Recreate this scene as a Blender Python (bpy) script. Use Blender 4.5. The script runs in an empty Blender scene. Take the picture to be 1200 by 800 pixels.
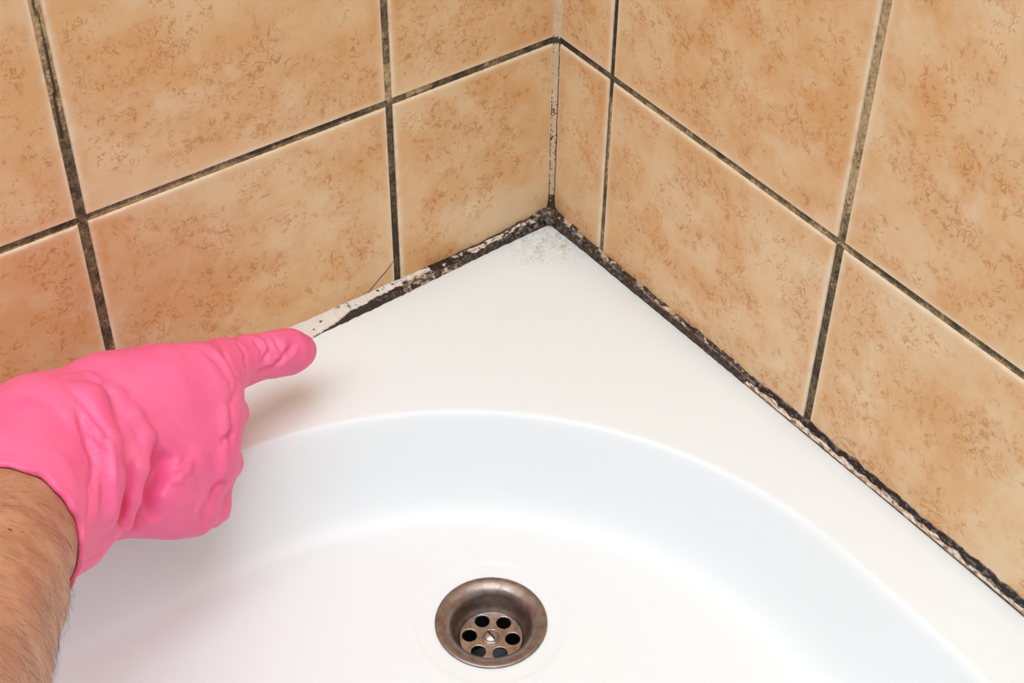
import bpy, math, random
import numpy as np
from mathutils import Matrix, Vector, noise

random.seed(7)
rng = np.random.default_rng(7)
S = bpy.context.scene
C = S.collection

# ------------------------------------------------------------------ camera
W = 0.22                      # width of one wall tile
H0 = 0.2762                   # height of the horizontal grout line
CAM = np.array([-2.70824, -3.45615, 2.69034]) * W + np.array([0, 0, H0])
FPX = 1846.77


def cam_rows(yaw, pitch, roll):
    f = np.array([math.cos(yaw) * math.cos(pitch), math.sin(yaw) * math.cos(pitch), math.sin(pitch)])
    r = np.array([math.sin(yaw), -math.cos(yaw), 0.0])
    u = np.cross(r, f)
    c, s = math.cos(roll), math.sin(roll)
    return np.array([c * r + s * u, -s * r + c * u, f])


R = cam_rows(0.93621541, -0.73974131, 0.01374571)
cam_d = bpy.data.cameras.new('camera')
cam_d.sensor_width = 36
cam_d.lens = FPX / 1200 * 36
cam_d.clip_start = 0.01
cam = bpy.data.objects.new('camera', cam_d)
C.objects.link(cam)
cam.matrix_world = Matrix([[R[0][i], R[1][i], -R[2][i], CAM[i]] for i in range(3)] + [[0, 0, 0, 1]])
S.camera = cam

# ------------------------------------------------------------------ light
world = bpy.data.worlds.new('world')
S.world = world
world.use_nodes = True
# a bright white ceiling overhead, dimmer bathroom surroundings towards the horizon
_wt = world.node_tree
_bg = _wt.nodes['Background']
_bg.inputs[1].default_value = 1.0
_tc = _wt.nodes.new('ShaderNodeTexCoord')
_sp = _wt.nodes.new('ShaderNodeSeparateXYZ')
_cr = _wt.nodes.new('ShaderNodeValToRGB')
_wt.links.new(_tc.outputs['Generated'], _sp.inputs[0])
_wt.links.new(_sp.outputs[2], _cr.inputs[0])
WLO, WHI = 0.36, 1.02
_cr.color_ramp.elements[0].position = 0.25; _cr.color_ramp.elements[0].color = (0.92 * WLO, 0.985 * WLO, 1.01 * WLO, 1)
_cr.color_ramp.elements[1].position = 0.8; _cr.color_ramp.elements[1].color = (0.92 * WHI, 0.985 * WHI, 1.01 * WHI, 1)
_wt.links.new(_cr.outputs[0], _bg.inputs[0])


def area(name, loc, target, size, power, col=(1, 1, 1)):
    d = bpy.data.lights.new(name, 'AREA')
    d.shape = 'SQUARE'
    d.size = size
    d.energy = power
    d.color = col
    o = bpy.data.objects.new(name, d)
    C.objects.link(o)
    o.location = loc
    o.rotation_euler = (Vector(target) - Vector(loc)).to_track_quat('-Z', 'Y').to_euler()
    return o


area('bathroom_ceiling_lamp', (-0.52, -0.12, 2.0), (-0.35, -0.30, 0.1), 2.0, 54, (0.92, 0.985, 1.015))

S.view_settings.view_transform = 'Standard'
S.view_settings.look = 'None'
S.view_settings.gamma = 1
S.view_settings.use_curve_mapping = False
S.view_settings.exposure = 0.0


# ------------------------------------------------------------------ helpers
def unproj(u, v, d):
    return CAM + d * (R.T @ np.array([(u - 600) / FPX, (400 - v) / FPX, 1.0]))


def srgb(r, g, b):
    f = lambda c: (c / 255 / 12.92) if c / 255 <= 0.04045 else ((c / 255 + 0.055) / 1.055) ** 2.4
    return (f(r), f(g), f(b), 1.0)


def sl(rgb):
    return np.array(srgb(*rgb)[:3])


def tag(o, label=None, cat=None, kind=None, group=None):
    if label: o['label'] = label
    if cat: o['category'] = cat
    if kind: o['kind'] = kind
    if group: o['group'] = group
    return o


def mesh_obj(name, verts, faces, mats, parent=None, smooth=True, mat_idx=None, cols=None, col_name='paint'):
    me = bpy.data.meshes.new(name)
    me.from_pydata([tuple(map(float, v)) for v in verts], [], [tuple(int(i) for i in f) for f in faces])
    if not isinstance(mats, (list, tuple)): mats = [mats]
    for m in mats: me.materials.append(m)
    if mat_idx is not None:
        me.polygons.foreach_set('material_index', np.asarray(mat_idx, dtype=np.int32))
    me.polygons.foreach_set('use_smooth', np.full(len(me.polygons), smooth))
    if cols is not None:
        a = me.color_attributes.new(col_name, 'FLOAT_COLOR', 'POINT')
        cc = np.ones((len(verts), 4), dtype=np.float32)
        cc[:, :3] = cols
        a.data.foreach_set('color', cc.ravel())
    me.update()
    o = bpy.data.objects.new(name, me)
    C.objects.link(o)
    if parent: o.parent = parent
    return o


class NT:
    """tiny node-tree builder"""
    def __init__(s, name):
        s.m = bpy.data.materials.new(name)
        s.m.use_nodes = True
        s.t = s.m.node_tree
        s.b = s.t.nodes['Principled BSDF']

    def n(s, typ, **kw):
        nd = s.t.nodes.new(typ)
        for k, v in kw.items():
            if k.startswith('i_'):
                key = k[2:]
                key = int(key) if key.isdigit() else key.replace('_', ' ')
                if isinstance(v, bpy.types.NodeSocket): s.t.links.new(v, nd.inputs[key])
                else: nd.inputs[key].default_value = v
            else: setattr(nd, k, v)
        return nd

    def link(s, a, b): s.t.links.new(a, b)

    def set(s, **kw):
        for k, v in kw.items():
            i = s.b.inputs[k.replace('_', ' ')]
            if isinstance(v, bpy.types.NodeSocket): s.t.links.new(v, i)
            else: i.default_value = v

    def noise(s, vec, scale, detail=4, rough=0.55, dist=0.0, out='Fac'):
        nd = s.n('ShaderNodeTexNoise', i_Scale=scale, i_Detail=detail, i_Roughness=rough, i_Distortion=dist)
        if vec is not None: s.link(vec, nd.inputs['Vector'])
        return nd.outputs[out]

    def ramp(s, fac, lo, hi, a=0.0, b=1.0):
        nd = s.n('ShaderNodeMapRange', interpolation_type='SMOOTHSTEP')
        s.link(fac, nd.inputs[0])
        nd.inputs[1].default_value = lo; nd.inputs[2].default_value = hi
        nd.inputs[3].default_value = a; nd.inputs[4].default_value = b
        return nd.outputs[0]

    def math(s, op, a, b=None):
        nd = s.n('ShaderNodeMath', operation=op)
        for i, v in ((0, a), (1, b)):
            if v is None: continue
            if isinstance(v, bpy.types.NodeSocket): s.link(v, nd.inputs[i])
            else: nd.inputs[i].default_value = v
        return nd.outputs[0]

    def mix(s, fac, a, b, blend='MIX'):
        nd = s.n('ShaderNodeMix', data_type='RGBA', blend_type=blend)
        for i, v in ((0, fac), (6, a), (7, b)):
            if isinstance(v, bpy.types.NodeSocket): s.link(v, nd.inputs[i])
            else: nd.inputs[i].default_value = v
        return nd.outputs[2]

    def bump(s, h, strength=0.3, dist=0.001):
        nd = s.n('ShaderNodeBump', i_Strength=strength, i_Distance=dist)
        s.link(h, nd.inputs['Height'])
        s.link(nd.outputs[0], s.b.inputs['Normal'])


# ------------------------------------------------------------------ materials
def make_tile_mat():
    t = NT('glazed_tan_tile')
    at = t.n('ShaderNodeVertexColor', layer_name='paint')
    sep = t.n('ShaderNodeSeparateColor'); t.link(at.outputs[0], sep.inputs[0])
    rnd, edge, rnd2 = sep.outputs[0], sep.outputs[1], sep.outputs[2]
    tc = t.n('ShaderNodeTexCoord')
    off = t.n('ShaderNodeCombineXYZ')
    t.link(t.math('MULTIPLY', rnd, 7.0), off.inputs[0])
    t.link(t.math('MULTIPLY', rnd2, 9.0), off.inputs[1])
    t.link(t.math('MULTIPLY', rnd, 5.0), off.inputs[2])
    ad = t.n('ShaderNodeVectorMath', operation='ADD')
    t.link(tc.outputs['Object'], ad.inputs[0]); t.link(off.outputs[0], ad.inputs[1])
    v = ad.outputs[0]
    big = t.noise(v, 11, 5, 0.55, 0.3)
    med = t.noise(v, 42, 5, 0.65, 0.4)
    mot = t.math('ADD', t.math('MULTIPLY', big, 0.65), t.math('MULTIPLY', med, 0.35))
    base = t.mix(t.ramp(mot, 0.38, 0.64), srgb(232, 201, 160), srgb(224, 175, 121))
    pale = t.noise(v, 20, 5, 0.6, 0.3)
    base = t.mix(t.ramp(pale, 0.54, 0.74, 0, 0.55), base, srgb(236, 214, 184))
    # short squiggly veins: contour lines of a noise, broken up and gathered in patches
    vn = t.noise(v, 105, 2, 0.5, 0.9)
    line = t.ramp(t.math('ABSOLUTE', t.math('SUBTRACT', vn, 0.5)), 0.006, 0.050, 1, 0)
    off2 = t.n('ShaderNodeVectorMath', operation='ADD'); t.link(v, off2.inputs[0]); off2.inputs[1].default_value = (3.3, 1.7, 5.1)
    vn2 = t.noise(off2.outputs[0], 165, 2, 0.5, 1.1)
    line2 = t.ramp(t.math('ABSOLUTE', t.math('SUBTRACT', vn2, 0.5)), 0.008, 0.062, 1, 0)
    brk = t.ramp(t.noise(off2.outputs[0], 130, 2, 0.5), 0.46, 0.56)
    patch = t.noise(v, 26, 3, 0.55)
    mask = t.ramp(patch, 0.45, 0.59)
    mask2 = t.ramp(t.noise(off2.outputs[0], 34, 3, 0.55), 0.44, 0.58)
    base = t.mix(t.math('MULTIPLY', mask, 0.30), base, srgb(214, 152, 92))
    f = t.math('MULTIPLY', t.math('MULTIPLY', line, mask), brk)
    f2 = t.math('MULTIPLY', t.math('MULTIPLY', line2, mask2), t.ramp(t.noise(v, 150, 2, 0.5), 0.44, 0.56))
    f = t.math('MAXIMUM', f, t.math('MULTIPLY', f2, 0.9))
    f = t.math('MAXIMUM', f, t.math('MULTIPLY', t.math('MULTIPLY', mask, t.ramp(t.noise(v, 190, 4, 0.7), 0.5, 0.72)), 0.55))
    notedge = t.ramp(edge, 0.0, 0.55, 1, 0)
    f = t.math('MULTIPLY', f, notedge)
    base = t.mix(t.math('MULTIPLY', f, 0.62), base, srgb(188, 112, 48))
    # the paler glaze along every tile's rim
    en = t.noise(v, 90, 3, 0.6)
    ef = t.math('MULTIPLY', t.ramp(edge, 0.25, 1.0), t.ramp(en, 0.3, 0.6, 0.35, 0.85))
    base = t.mix(ef, base, srgb(240, 220, 192))
    for p, r in (((0.0, -0.1333, 0.2085), 0.0035), ((0.0, -0.1275, 0.2145), 0.002), ((0.0, -0.1385, 0.2045), 0.0022)):      # pale scuff on the right wall
        dd = t.n('ShaderNodeVectorMath', operation='DISTANCE'); t.link(tc.outputs['Object'], dd.inputs[0]); dd.inputs[1].default_value = p
        base = t.mix(t.math('MULTIPLY', t.ramp(dd.outputs['Value'], r * 0.3, r, 0.8, 0), t.ramp(t.noise(v, 500, 3, 0.6), 0.4, 0.55)), base, srgb(214, 198, 190))
    t.set(Base_Color=base, Roughness=0.34)
    t.b.inputs['Specular IOR Level'].default_value = 0.35
    t.bump(t.noise(v, 45, 3, 0.5, 0.5), 0.18, 0.0012)
    return t.m


def make_grout_mat():
    t = NT('mouldy_grout')
    at = t.n('ShaderNodeVertexColor', layer_name='paint')
    sep = t.n('ShaderNodeSeparateColor'); t.link(at.outputs[0], sep.inputs[0])
    tc = t.n('ShaderNodeTexCoord'); v = tc.outputs['Object']
    n1 = t.noise(v, 420, 4, 0.7)
    n2 = t.noise(v, 1300, 3, 0.6)
    n3 = t.noise(v, 90, 3, 0.6)
    clean = t.mix(t.ramp(n1, 0.35, 0.65), srgb(196, 172, 132), srgb(160, 136, 98))
    dirt = t.math('ADD', sep.outputs[0], t.math('MULTIPLY', t.math('SUBTRACT', n1, 0.5), 0.9))
    dirt = t.math('ADD', dirt, t.math('MULTIPLY', t.math('SUBTRACT', n3, 0.5), 0.9))
    dirt = t.math('ADD', dirt, t.math('MULTIPLY', t.math('SUBTRACT', n2, 0.5), 0.7))
    mid = t.mix(t.ramp(dirt, 0.22, 0.5), clean, srgb(112, 96, 72))
    dark = t.mix(t.ramp(dirt, 0.5, 0.8), mid, srgb(58, 47, 38))
    t.set(Base_Color=dark, Roughness=0.85)
    t.bump(n1, 0.6, 0.0006)
    return t.m


def make_paint_mat(name, rough=0.5, bump=0.5, scale=900, var=0.0):
    """stained sealant: colour varies along the bead as painted by the mould"""
    t = NT(name)
    at = t.n('ShaderNodeVertexColor', layer_name='paint')
    tc = t.n('ShaderNodeTexCoord'); v = tc.outputs['Object']
    n = t.noise(v, scale, 4, 0.7)
    col = t.mix(t.ramp(n, 0.3, 0.7, 0.0, var), at.outputs[0], srgb(60, 44, 36))
    t.set(Base_Color=col, Roughness=rough)
    t.bump(n, bump, 0.0005)
    return t.m


def make_acrylic():
    t = NT('white_sanitary_acrylic')
    tc = t.n('ShaderNodeTexCoord'); v = tc.outputs['Object']
    # brown limescale and mould specks close to the wall corner
    d = t.n('ShaderNodeVectorMath', operation='DISTANCE')
    t.link(v, d.inputs[0]); d.inputs[1].default_value = (-0.022, -0.024, 0.12)
    near = t.ramp(d.outputs['Value'], 0.004, 0.046, 1, 0)
    n = t.noise(v, 520, 5, 0.75)
    n2 = t.noise(v, 120, 3, 0.6)
    f = t.math('MULTIPLY', near, t.ramp(t.math('ADD', n, t.math('MULTIPLY', n2, 0.5)), 0.68, 1.0))
    col = t.mix(t.math('MULTIPLY', f, 0.8), srgb(234, 239, 242), srgb(150, 118, 92))
    t.set(Base_Color=col, Roughness=0.38)
    t.b.inputs['Specular IOR Level'].default_value = 0.35
    t.b.inputs['Coat Weight'].default_value = 0.0
    return t.m


def make_steel(name, col, rough, var):
    t = NT(name)
    tc = t.n('ShaderNodeTexCoord'); v = tc.outputs['Object']
    n = t.noise(v, 160, 5, 0.65)
    n2 = t.noise(v, 700, 3, 0.6)
    c = t.mix(t.ramp(n, 0.35, 0.7), srgb(*col), srgb(*var))
    t.set(Base_Color=c, Metallic=0.9, Roughness=t.ramp(n2, 0.2, 0.8, rough - 0.07, rough + 0.1))
    t.bump(n2, 0.12, 0.0003)
    return t.m


def make_glove_mat():
    t = NT('pink_rubber')
    at = t.n('ShaderNodeVertexColor', layer_name='paint')
    sep = t.n('ShaderNodeSeparateColor'); t.link(at.outputs[0], sep.inputs[0])
    tc = t.n('ShaderNodeTexCoord'); v = tc.outputs['Object']
    n = t.noise(v, 30, 3, 0.5)
    c = t.mix(t.ramp(n, 0.35, 0.7), srgb(246, 110, 156), srgb(240, 100, 150))
    t.set(Base_Color=c, Roughness=0.47)
    t.b.inputs['Specular IOR Level'].default_value = 0.4
    t.b.inputs['Subsurface Weight'].default_value = 0.05
    t.b.inputs['Subsurface Radius'].default_value = (0.006, 0.0015, 0.002)
    t.b.inputs['Subsurface Scale'].default_value = 0.6
    vo = t.n('ShaderNodeTexVoronoi', i_Scale=420.0, i_Randomness=0.15); t.link(v, vo.inputs['Vector'])
    dots = t.math('MULTIPLY', vo.outputs['Distance'], sep.outputs[0])
    fine = t.noise(v, 160, 4, 0.6)
    h = t.math('ADD', t.math('MULTIPLY', dots, -1.1), t.math('MULTIPLY', fine, 0.35))
    t.bump(h, 0.5, 0.0006)
    return t.m


def make_skin():
    t = NT('tanned_skin')
    tc = t.n('ShaderNodeTexCoord'); v = tc.outputs['Object']
    n = t.noise(v, 40, 5, 0.6)
    n2 = t.noise(v, 260, 4, 0.6)
    c = t.mix(t.ramp(n, 0.3, 0.7), srgb(204, 156, 124), srgb(184, 130, 98))
    c = t.mix(t.ramp(n2, 0.5, 0.8, 0, 0.35), c, srgb(158, 104, 76))
    for p, r in MOLES:
        d = t.n('ShaderNodeVectorMath', operation='DISTANCE')
        t.link(v, d.inputs[0]); d.inputs[1].default_value = tuple(p)
        c = t.mix(t.ramp(d.outputs['Value'], r * 0.5, r, 0.85, 0), c, srgb(74, 44, 32))
    t.set(Base_Color=c, Roughness=0.5)
    t.b.inputs['Subsurface Weight'].default_value = 0.15
    t.b.inputs['Subsurface Radius'].default_value = (0.006, 0.002, 0.001)
    t.b.inputs['Subsurface Scale'].default_value = 0.5
    vo = t.n('ShaderNodeTexVoronoi', i_Scale=700.0); t.link(v, vo.inputs['Vector'])
    t.bump(t.math('ADD', vo.outputs['Distance'], t.math('MULTIPLY', n2, 1.2)), 0.35, 0.0007)
    return t.m


def plain(name, col, rough=0.6, metal=0.0):
    t = NT(name)
    tc = t.n('ShaderNodeTexCoord')
    n = t.noise(tc.outputs['Object'], 60, 3)
    c = t.mix(t.ramp(n, 0.3, 0.7), srgb(*col), srgb(*[max(0, x - 8) for x in col]))
    t.set(Base_Color=c, Roughness=rough, Metallic=metal)
    return t.m


M_TILE = make_tile_mat()
M_GROUT = make_grout_mat()
M_ACR = make_acrylic()
M_BACK = plain('wall_plaster', (205, 198, 188), 0.9)
M_FLOOR = plain('floor_tile_grey', (170, 165, 158), 0.5)


# ------------------------------------------------------------------ walls
def fbm(x, y, z, o=3):
    return noise.fractal(Vector((x, y, z)), 1.0, 2.0, o)


def build_wall(name, D, N, joints, jw, length, top, dirt, seed, end0):
    """tiles with rounded rims, recessed grout; u runs along D, n towards the room"""
    D = np.array(D, float); N = np.array(N, float)
    flip = np.cross(D, (0, 0, 1)) @ N < 0
    V = []; F = []; MI = []; COL = []
    P = lambda u, z, n: D * u + np.array([0, 0, z]) + N * n
    r = np.random.default_rng(seed)

    def quad(a, b, c, d, mi):
        F.append((a, d, c, b) if flip else (a, b, c, d)); MI.append(mi)

    rows = [0.0, H0, H0 + 0.33, H0 + 0.66, H0 + 0.99, top]
    us = [end0] + list(joints) + [length]
    rings = [(0, -0.0022, 1), (0.0001, -0.0011, 1), (0.0005, -0.00035, 1), (0.0012, -0.00005, 1.0), (0.0024, 0, 0.6), (0.006, 0, 0.25), (0.011, 0, 0.0)]
    for i in range(len(us) - 1):
        for j in range(len(rows) - 1):
            u0 = us[i] + (jw[i - 1] / 2 if i > 0 else 0)
            u1 = us[i + 1] - (jw[i] / 2 if i < len(joints) else 0)
            z0 = rows[j] + (0.0026 if j > 0 else 0)
            z1 = rows[j + 1] - (0.0026 if j < len(rows) - 2 else 0)
            a, b = r.random(), r.random()
            prev = None
            for k, (ins, dep, e) in enumerate(rings):
                base = len(V)
                for (uu, zz) in ((u0 + ins, z0 + ins), (u1 - ins, z0 + ins), (u1 - ins, z1 - ins), (u0 + ins, z1 - ins)):
                    V.append(P(uu, zz, dep)); COL.append((a, e, b))
                if prev is not None:
                    for q in range(4):
                        quad(prev + q, prev + (q + 1) % 4, base + (q + 1) % 4, base + q, 0)
                prev = base
            quad(prev, prev + 1, prev + 2, prev + 3, 0)
    # grout strips
    def strip(pt, n0, n1, w, dfun, cells=5):
        L = n1 - n0
        m = max(2, int(L / 0.0015))
        base = len(V)
        for i in range(m + 1):
            s = n0 + L * i / m
            for k in range(cells + 1):
                t = (k / cells - 0.5) * (w + 0.0006)
                x, z = pt(s, t)
                dep = -0.0011 - 0.0003 * math.cos(k / cells * 2 * math.pi) + 0.0003 * fbm(x * 300, z * 300, seed)
                V.append(P(x, z, dep))
                COL.append((max(0.0, min(1.0, dfun(s, t / w))), 0, 0))
        for i in range(m):
            for k in range(cells):
                a = base + i * (cells + 1) + k
                q = (a, a + cells + 1, a + cells + 2, a + 1)
                if pt is PT_H: q = (a, a + 1, a + cells + 2, a + cells + 1)[::-1]
                else: q = q[::-1]
                quad(*q, 1)

    for i, (u, w) in enumerate(zip(joints, jw)):
        PT = lambda s, t, u=u: (u + t, s)
        PT_H = None
        strip(PT, 0.1, top, w, dirt[i] if i < len(dirt) - 1 else (lambda s, t: 0.5))
    for z in rows[1:-1]:
        PT_H = lambda s, t, z=z: (s, z + t)
        strip(PT_H, 0.001, length, 0.0052, dirt[-1])
    # the wall behind
    base = len(V)
    for n in (-0.002, -0.1):
        for (u, z) in ((0, 0), (length, 0), (length, top), (0, top)):
            V.append(P(u, z, n)); COL.append((0, 0, 0))
    quad(base, base + 1, base + 2, base + 3, 2)
    quad(base + 7, base + 6, base + 5, base + 4, 2)
    for q in range(4):
        quad(base + (q + 1) % 4, base + q, base + 4 + q, base + 4 + (q + 1) % 4, 2)
    o = mesh_obj(name, V, F, [M_TILE, M_GROUT, M_BACK], smooth=False, mat_idx=MI, cols=COL)
    return tag(o, kind='structure')


def lerp(a, b, t): return a + (b - a) * max(0, min(1, t))


# world heights: H0 = horizontal joint
d_a1 = lambda z, t: lerp(0.52, 0.74, (H0 - z) / 0.1) - (0.25 if H0 < z < H0 + 0.03 else 0)
d_a2 = lambda z, t: lerp(0.56, 0.14, (z - H0 - 0.04) / 0.10) + (0.55 if abs(t - 0.15 * math.sin(z * 60)) < 0.12 and z > H0 + 0.06 else 0)
d_lh = lambda u, t: 0.60 + 0.25 * fbm(u * 30, 0.3, 0) + (-0.25 if t < -0.1 and 0.17 < u < 0.36 else 0) + (-0.45 if t > -0.2 and 0.105 < u < 0.127 else 0) - (0.3 if t < -0.25 and u > 0.36 else 0)
wall_left = build_wall('wall_left', (-1, 0, 0), (0, -1, 0),
                       [0.1402, 0.3602, 0.5802, 0.8002, 1.0202], [0.0052, 0.0064, 0.0045, 0.0045, 0.0045],
                       1.2, 1.6, [d_a1, d_a2, d_lh], 3, 0.0)
d_b1 = lambda z, t: lerp(0.56, 0.8, (z - H0 + 0.02) / 0.02) + (-0.25 if z < H0 - 0.02 and t > 0 and z > H0 - 0.09 else 0)
d_b2 = lambda z, t: lerp(0.64, 0.22, (z - H0 + 0.01) / 0.05) + 0.2 * fbm(z * 60, t, 2)
d_rh = lambda u, t: lerp(0.95, 0.52, u / 0.05) + 0.25 * fbm(u * 50, 1.3, t) + (-0.15 if t < 0 and u > 0.1 else 0.05)
wall_right = build_wall('wall_right', (0, -1, 0), (-1, 0, 0),
                        [0.0610, 0.2810, 0.5010, 0.7210, 0.9410], [0.0042, 0.0062, 0.0045, 0.0045, 0.0045],
                        1.2, 1.6, [d_b1, d_b2, d_rh], 11, 0.0)
wall_left['label'] = 'left tiled bathroom wall with tan marbled tiles and mouldy grout'
wall_right['label'] = 'right tiled bathroom wall with tan marbled tiles and mouldy grout'
floor = mesh_obj('floor', [(0.1, 0.1, 0), (-1.3, 0.1, 0), (-1.3, -1.3, 0), (0.1, -1.3, 0), (0.1, 0.1, -0.05), (-1.3, 0.1, -0.05), (-1.3, -1.3, -0.05), (0.1, -1.3, -0.05)],
                 [(0, 1, 2, 3), (7, 6, 5, 4), (1, 0, 4, 5), (2, 1, 5, 6), (3, 2, 6, 7), (0, 3, 7, 4)], M_FLOOR, smooth=False)
tag(floor, kind='structure')

# ------------------------------------------------------------------ shower tray
RIM = 0.12
DR = np.array([-0.2358, -0.2530]); DRZ = 0.058
BX0, BX1, BY0, BY1, BR = -0.745, -0.0506, -0.745, -0.078, 0.297


def round_rect(s, n):
    """points of the basin outline shrunk by s, same count and order for every s"""
    cx, cy = (BX0 + BX1) / 2, (BY0 + BY1) / 2
    hx, hy = (BX1 - BX0) / 2 - BR, (BY1 - BY0) / 2 - BR
    pts = []
    q = n // 4
    na = int(q * 0.8); ns = q - na
    for k, (sx, sy, a0) in enumerate(((1, 1, 0), (-1, 1, 90), (-1, -1, 180), (1, -1, 270))):
        ccx, ccy = cx + sx * hx, cy + sy * hy
        for i in range(na):
            a = math.radians(a0 + 90 * i / na)
            pts.append((ccx + (BR - s) * math.cos(a), ccy + (BR - s) * math.sin(a)))
        a = math.radians(a0 + 90)
        p0 = (ccx + (BR - s) * math.cos(a), ccy + (BR - s) * math.sin(a))
        sx2, sy2 = ((-1, 1), (-1, -1), (1, -1), (1, 1))[k]
        p1 = (cx + sx2 * hx + (BR - s) * math.cos(a), cy + sy2 * hy + (BR - s) * math.sin(a))
        for i in range(ns):
            t = i / ns
            pts.append((p0[0] + (p1[0] - p0[0]) * t, p0[1] + (p1[1] - p0[1]) * t))
    return np.array(pts)


def build_tray():
    n = 480
    rings = []
    r0 = round_rect(0, n)
    x0, x1, y0, y1 = -0.80, -0.0016, -0.80, -0.0016
    # outer square by pushing outline points along their direction from the middle
    mid = np.array([(BX0 + BX1) / 2, (BY0 + BY1) / 2])
    outer = []
    for p in round_rect(-0.001, n):
        d = p - mid
        t = min([(x1 - mid[0]) / d[0] if d[0] > 1e-9 else 9, (x0 - mid[0]) / d[0] if d[0] < -1e-9 else 9,
                 (y1 - mid[1]) / d[1] if d[1] > 1e-9 else 9, (y0 - mid[1]) / d[1] if d[1] < -1e-9 else 9])
        outer.append(mid + d * t)
    outer = np.array(outer)
    for cx_, cy_ in ((x0, y0), (x1, y0), (x1, y1), (x0, y1)):      # true corners
        i = np.argmin(np.hypot(outer[:, 0] - cx_, outer[:, 1] - cy_)); outer[i] = (cx_, cy_)
    o3 = lambda p, z: np.column_stack([p, np.full(len(p), z)])
    inn = lambda p, k: mid + (p - mid) * (1 - k)
    rings.append(o3(outer, 0.0))
    rings.append(o3(outer, RIM - 0.004))
    rings.append(o3(inn(outer, 0.002), RIM - 0.001))
    rings.append(o3(inn(outer, 0.006), RIM))
    far = round_rect(-0.012, n)
    base = inn(outer, 0.006)
    for t in (0.33, 0.66): rings.append(o3(base * (1 - t) + far * t, RIM))
    rings.append(o3(far, RIM))
    rings.append(o3(round_rect(-0.004, n), RIM))
    # side of the basin: slope integrated from a profile
    z = RIM; s = -0.001; ds = 0.00075
    A, B_, C_ = 0.010, 0.018, 0.064
    m = 1.7
    k = 0
    while s < C_:
        if s < A: sl_ = m * 0.5 * (1 - math.cos(math.pi * max(0, s) / A))
        elif s < B_: sl_ = m
        else: sl_ = m * 0.5 * (1 + math.cos(math.pi * (s - B_) / (C_ - B_)))
        z -= (sl_ + 0.0) * ds; s += ds; k += 1
        if k % 2 == 0: rings.append(o3(round_rect(s, n), z))
    zf = z
    last = rings[-1][:, :2]
    ang = np.arctan2(last[:, 1] - DR[1], last[:, 0] - DR[0])
    R1 = 0.052
    circ = DR + R1 * np.column_stack([np.cos(ang), np.sin(ang)])
    for i in range(1, 25):
        t = i / 24
        p = last * (1 - t) + circ * t
        zz = zf + (DRZ + 0.0012 - zf) * (t * t * (3 - 2 * t))
        rings.append(o3(p, zz))
    for rr, dz in ((0.050, 0.0011), (0.0485, 0.0008), (0.047, 0.0002), (0.0455, 0.0), (0.042, -0.0002), (0.037, -0.0003), (0.0345, -0.0005), (0.033, -0.002), (0.0325, -0.006)):
        rings.append(o3(DR + rr * np.column_stack([np.cos(ang), np.sin(ang)]), DRZ + dz))
    V = np.concatenate(rings)
    F = []
    for i in range(len(rings) - 1):
        for j in range(n):
            a = i * n + j; b = i * n + (j + 1) % n
            F.append((a, b, b + n, a + n))
    return mesh_obj('shower_tray', V, F, M_ACR), zf


tray, ZFLOOR = build_tray()
tag(tray, 'white acrylic corner shower tray with a rounded sunken basin', 'shower tray')

# ------------------------------------------------------------------ drain
M_ST = make_steel('worn_brushed_steel', (154, 142, 136), 0.36, (132, 114, 104))
M_ST2 = make_steel('strainer_steel', (190, 178, 172), 0.30, (160, 144, 136))
M_DARK = plain('dark_drain_pipe', (38, 34, 33), 0.35)
CR = np.array([R[0][0], R[0][1]]); CR /= np.linalg.norm(CR)
A0 = math.atan2(CR[1], CR[0])


def lathe(name, prof, mat, parent, n=96, center=(0, 0, 0)):
    V = []; F = []
    for (r, z) in prof:
        for k in range(n):
            a = 2 * math.pi * k / n
            V.append((center[0] + r * math.cos(a), center[1] + r * math.sin(a), center[2] + z))
    for i in range(len(prof) - 1):
        for k in range(n):
            a = i * n + k; b = i * n + (k + 1) % n
            F.append((a, a + n, b + n, b) if True else None)
    return mesh_obj(name, V, F, mat, parent)


drain = bpy.data.objects.new('shower_drain', None)
C.objects.link(drain)
drain.location = (DR[0], DR[1], DRZ)
tag(drain, 'round stainless steel drain with six-hole strainer in the tray floor', 'drain')
prof = [(0.0345, -0.0012), (0.0358, -0.0003), (0.0360, 0.0003), (0.0358, 0.0008), (0.0350, 0.0011), (0.0330, 0.0010), (0.0300, 0.0003),
        (0.0278, -0.0008), (0.0262, -0.0022), (0.0252, -0.0040), (0.0247, -0.0062), (0.0244, -0.009), (0.0238, -0.0125), (0.0228, -0.0150), (0.0212, -0.0166), (0.0206, -0.0176), (0.0200, -0.0178)]
flange = lathe('flange', prof[::-1], M_ST, drain)
pipe = lathe('drain_pipe', [(0.0204, -0.0172), (0.0204, -0.05), (0.019, -0.052), (0.0001, -0.052)], M_DARK, drain)

cu = bpy.data.curves.new('strainer_curve', 'CURVE')
cu.dimensions = '2D'; cu.fill_mode = 'BOTH'; cu.extrude = 0.0005; cu.bevel_depth = 0.0004; cu.bevel_resolution = 2


def circle_spline(cx, cy, r, n=40):
    sp = cu.splines.new('POLY'); sp.points.add(n - 1); sp.use_cyclic_u = True
    for k in range(n):
        a = 2 * math.pi * k / n
        sp.points[k].co = (cx + r * math.cos(a), cy + r * math.sin(a), 0, 1)


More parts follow.
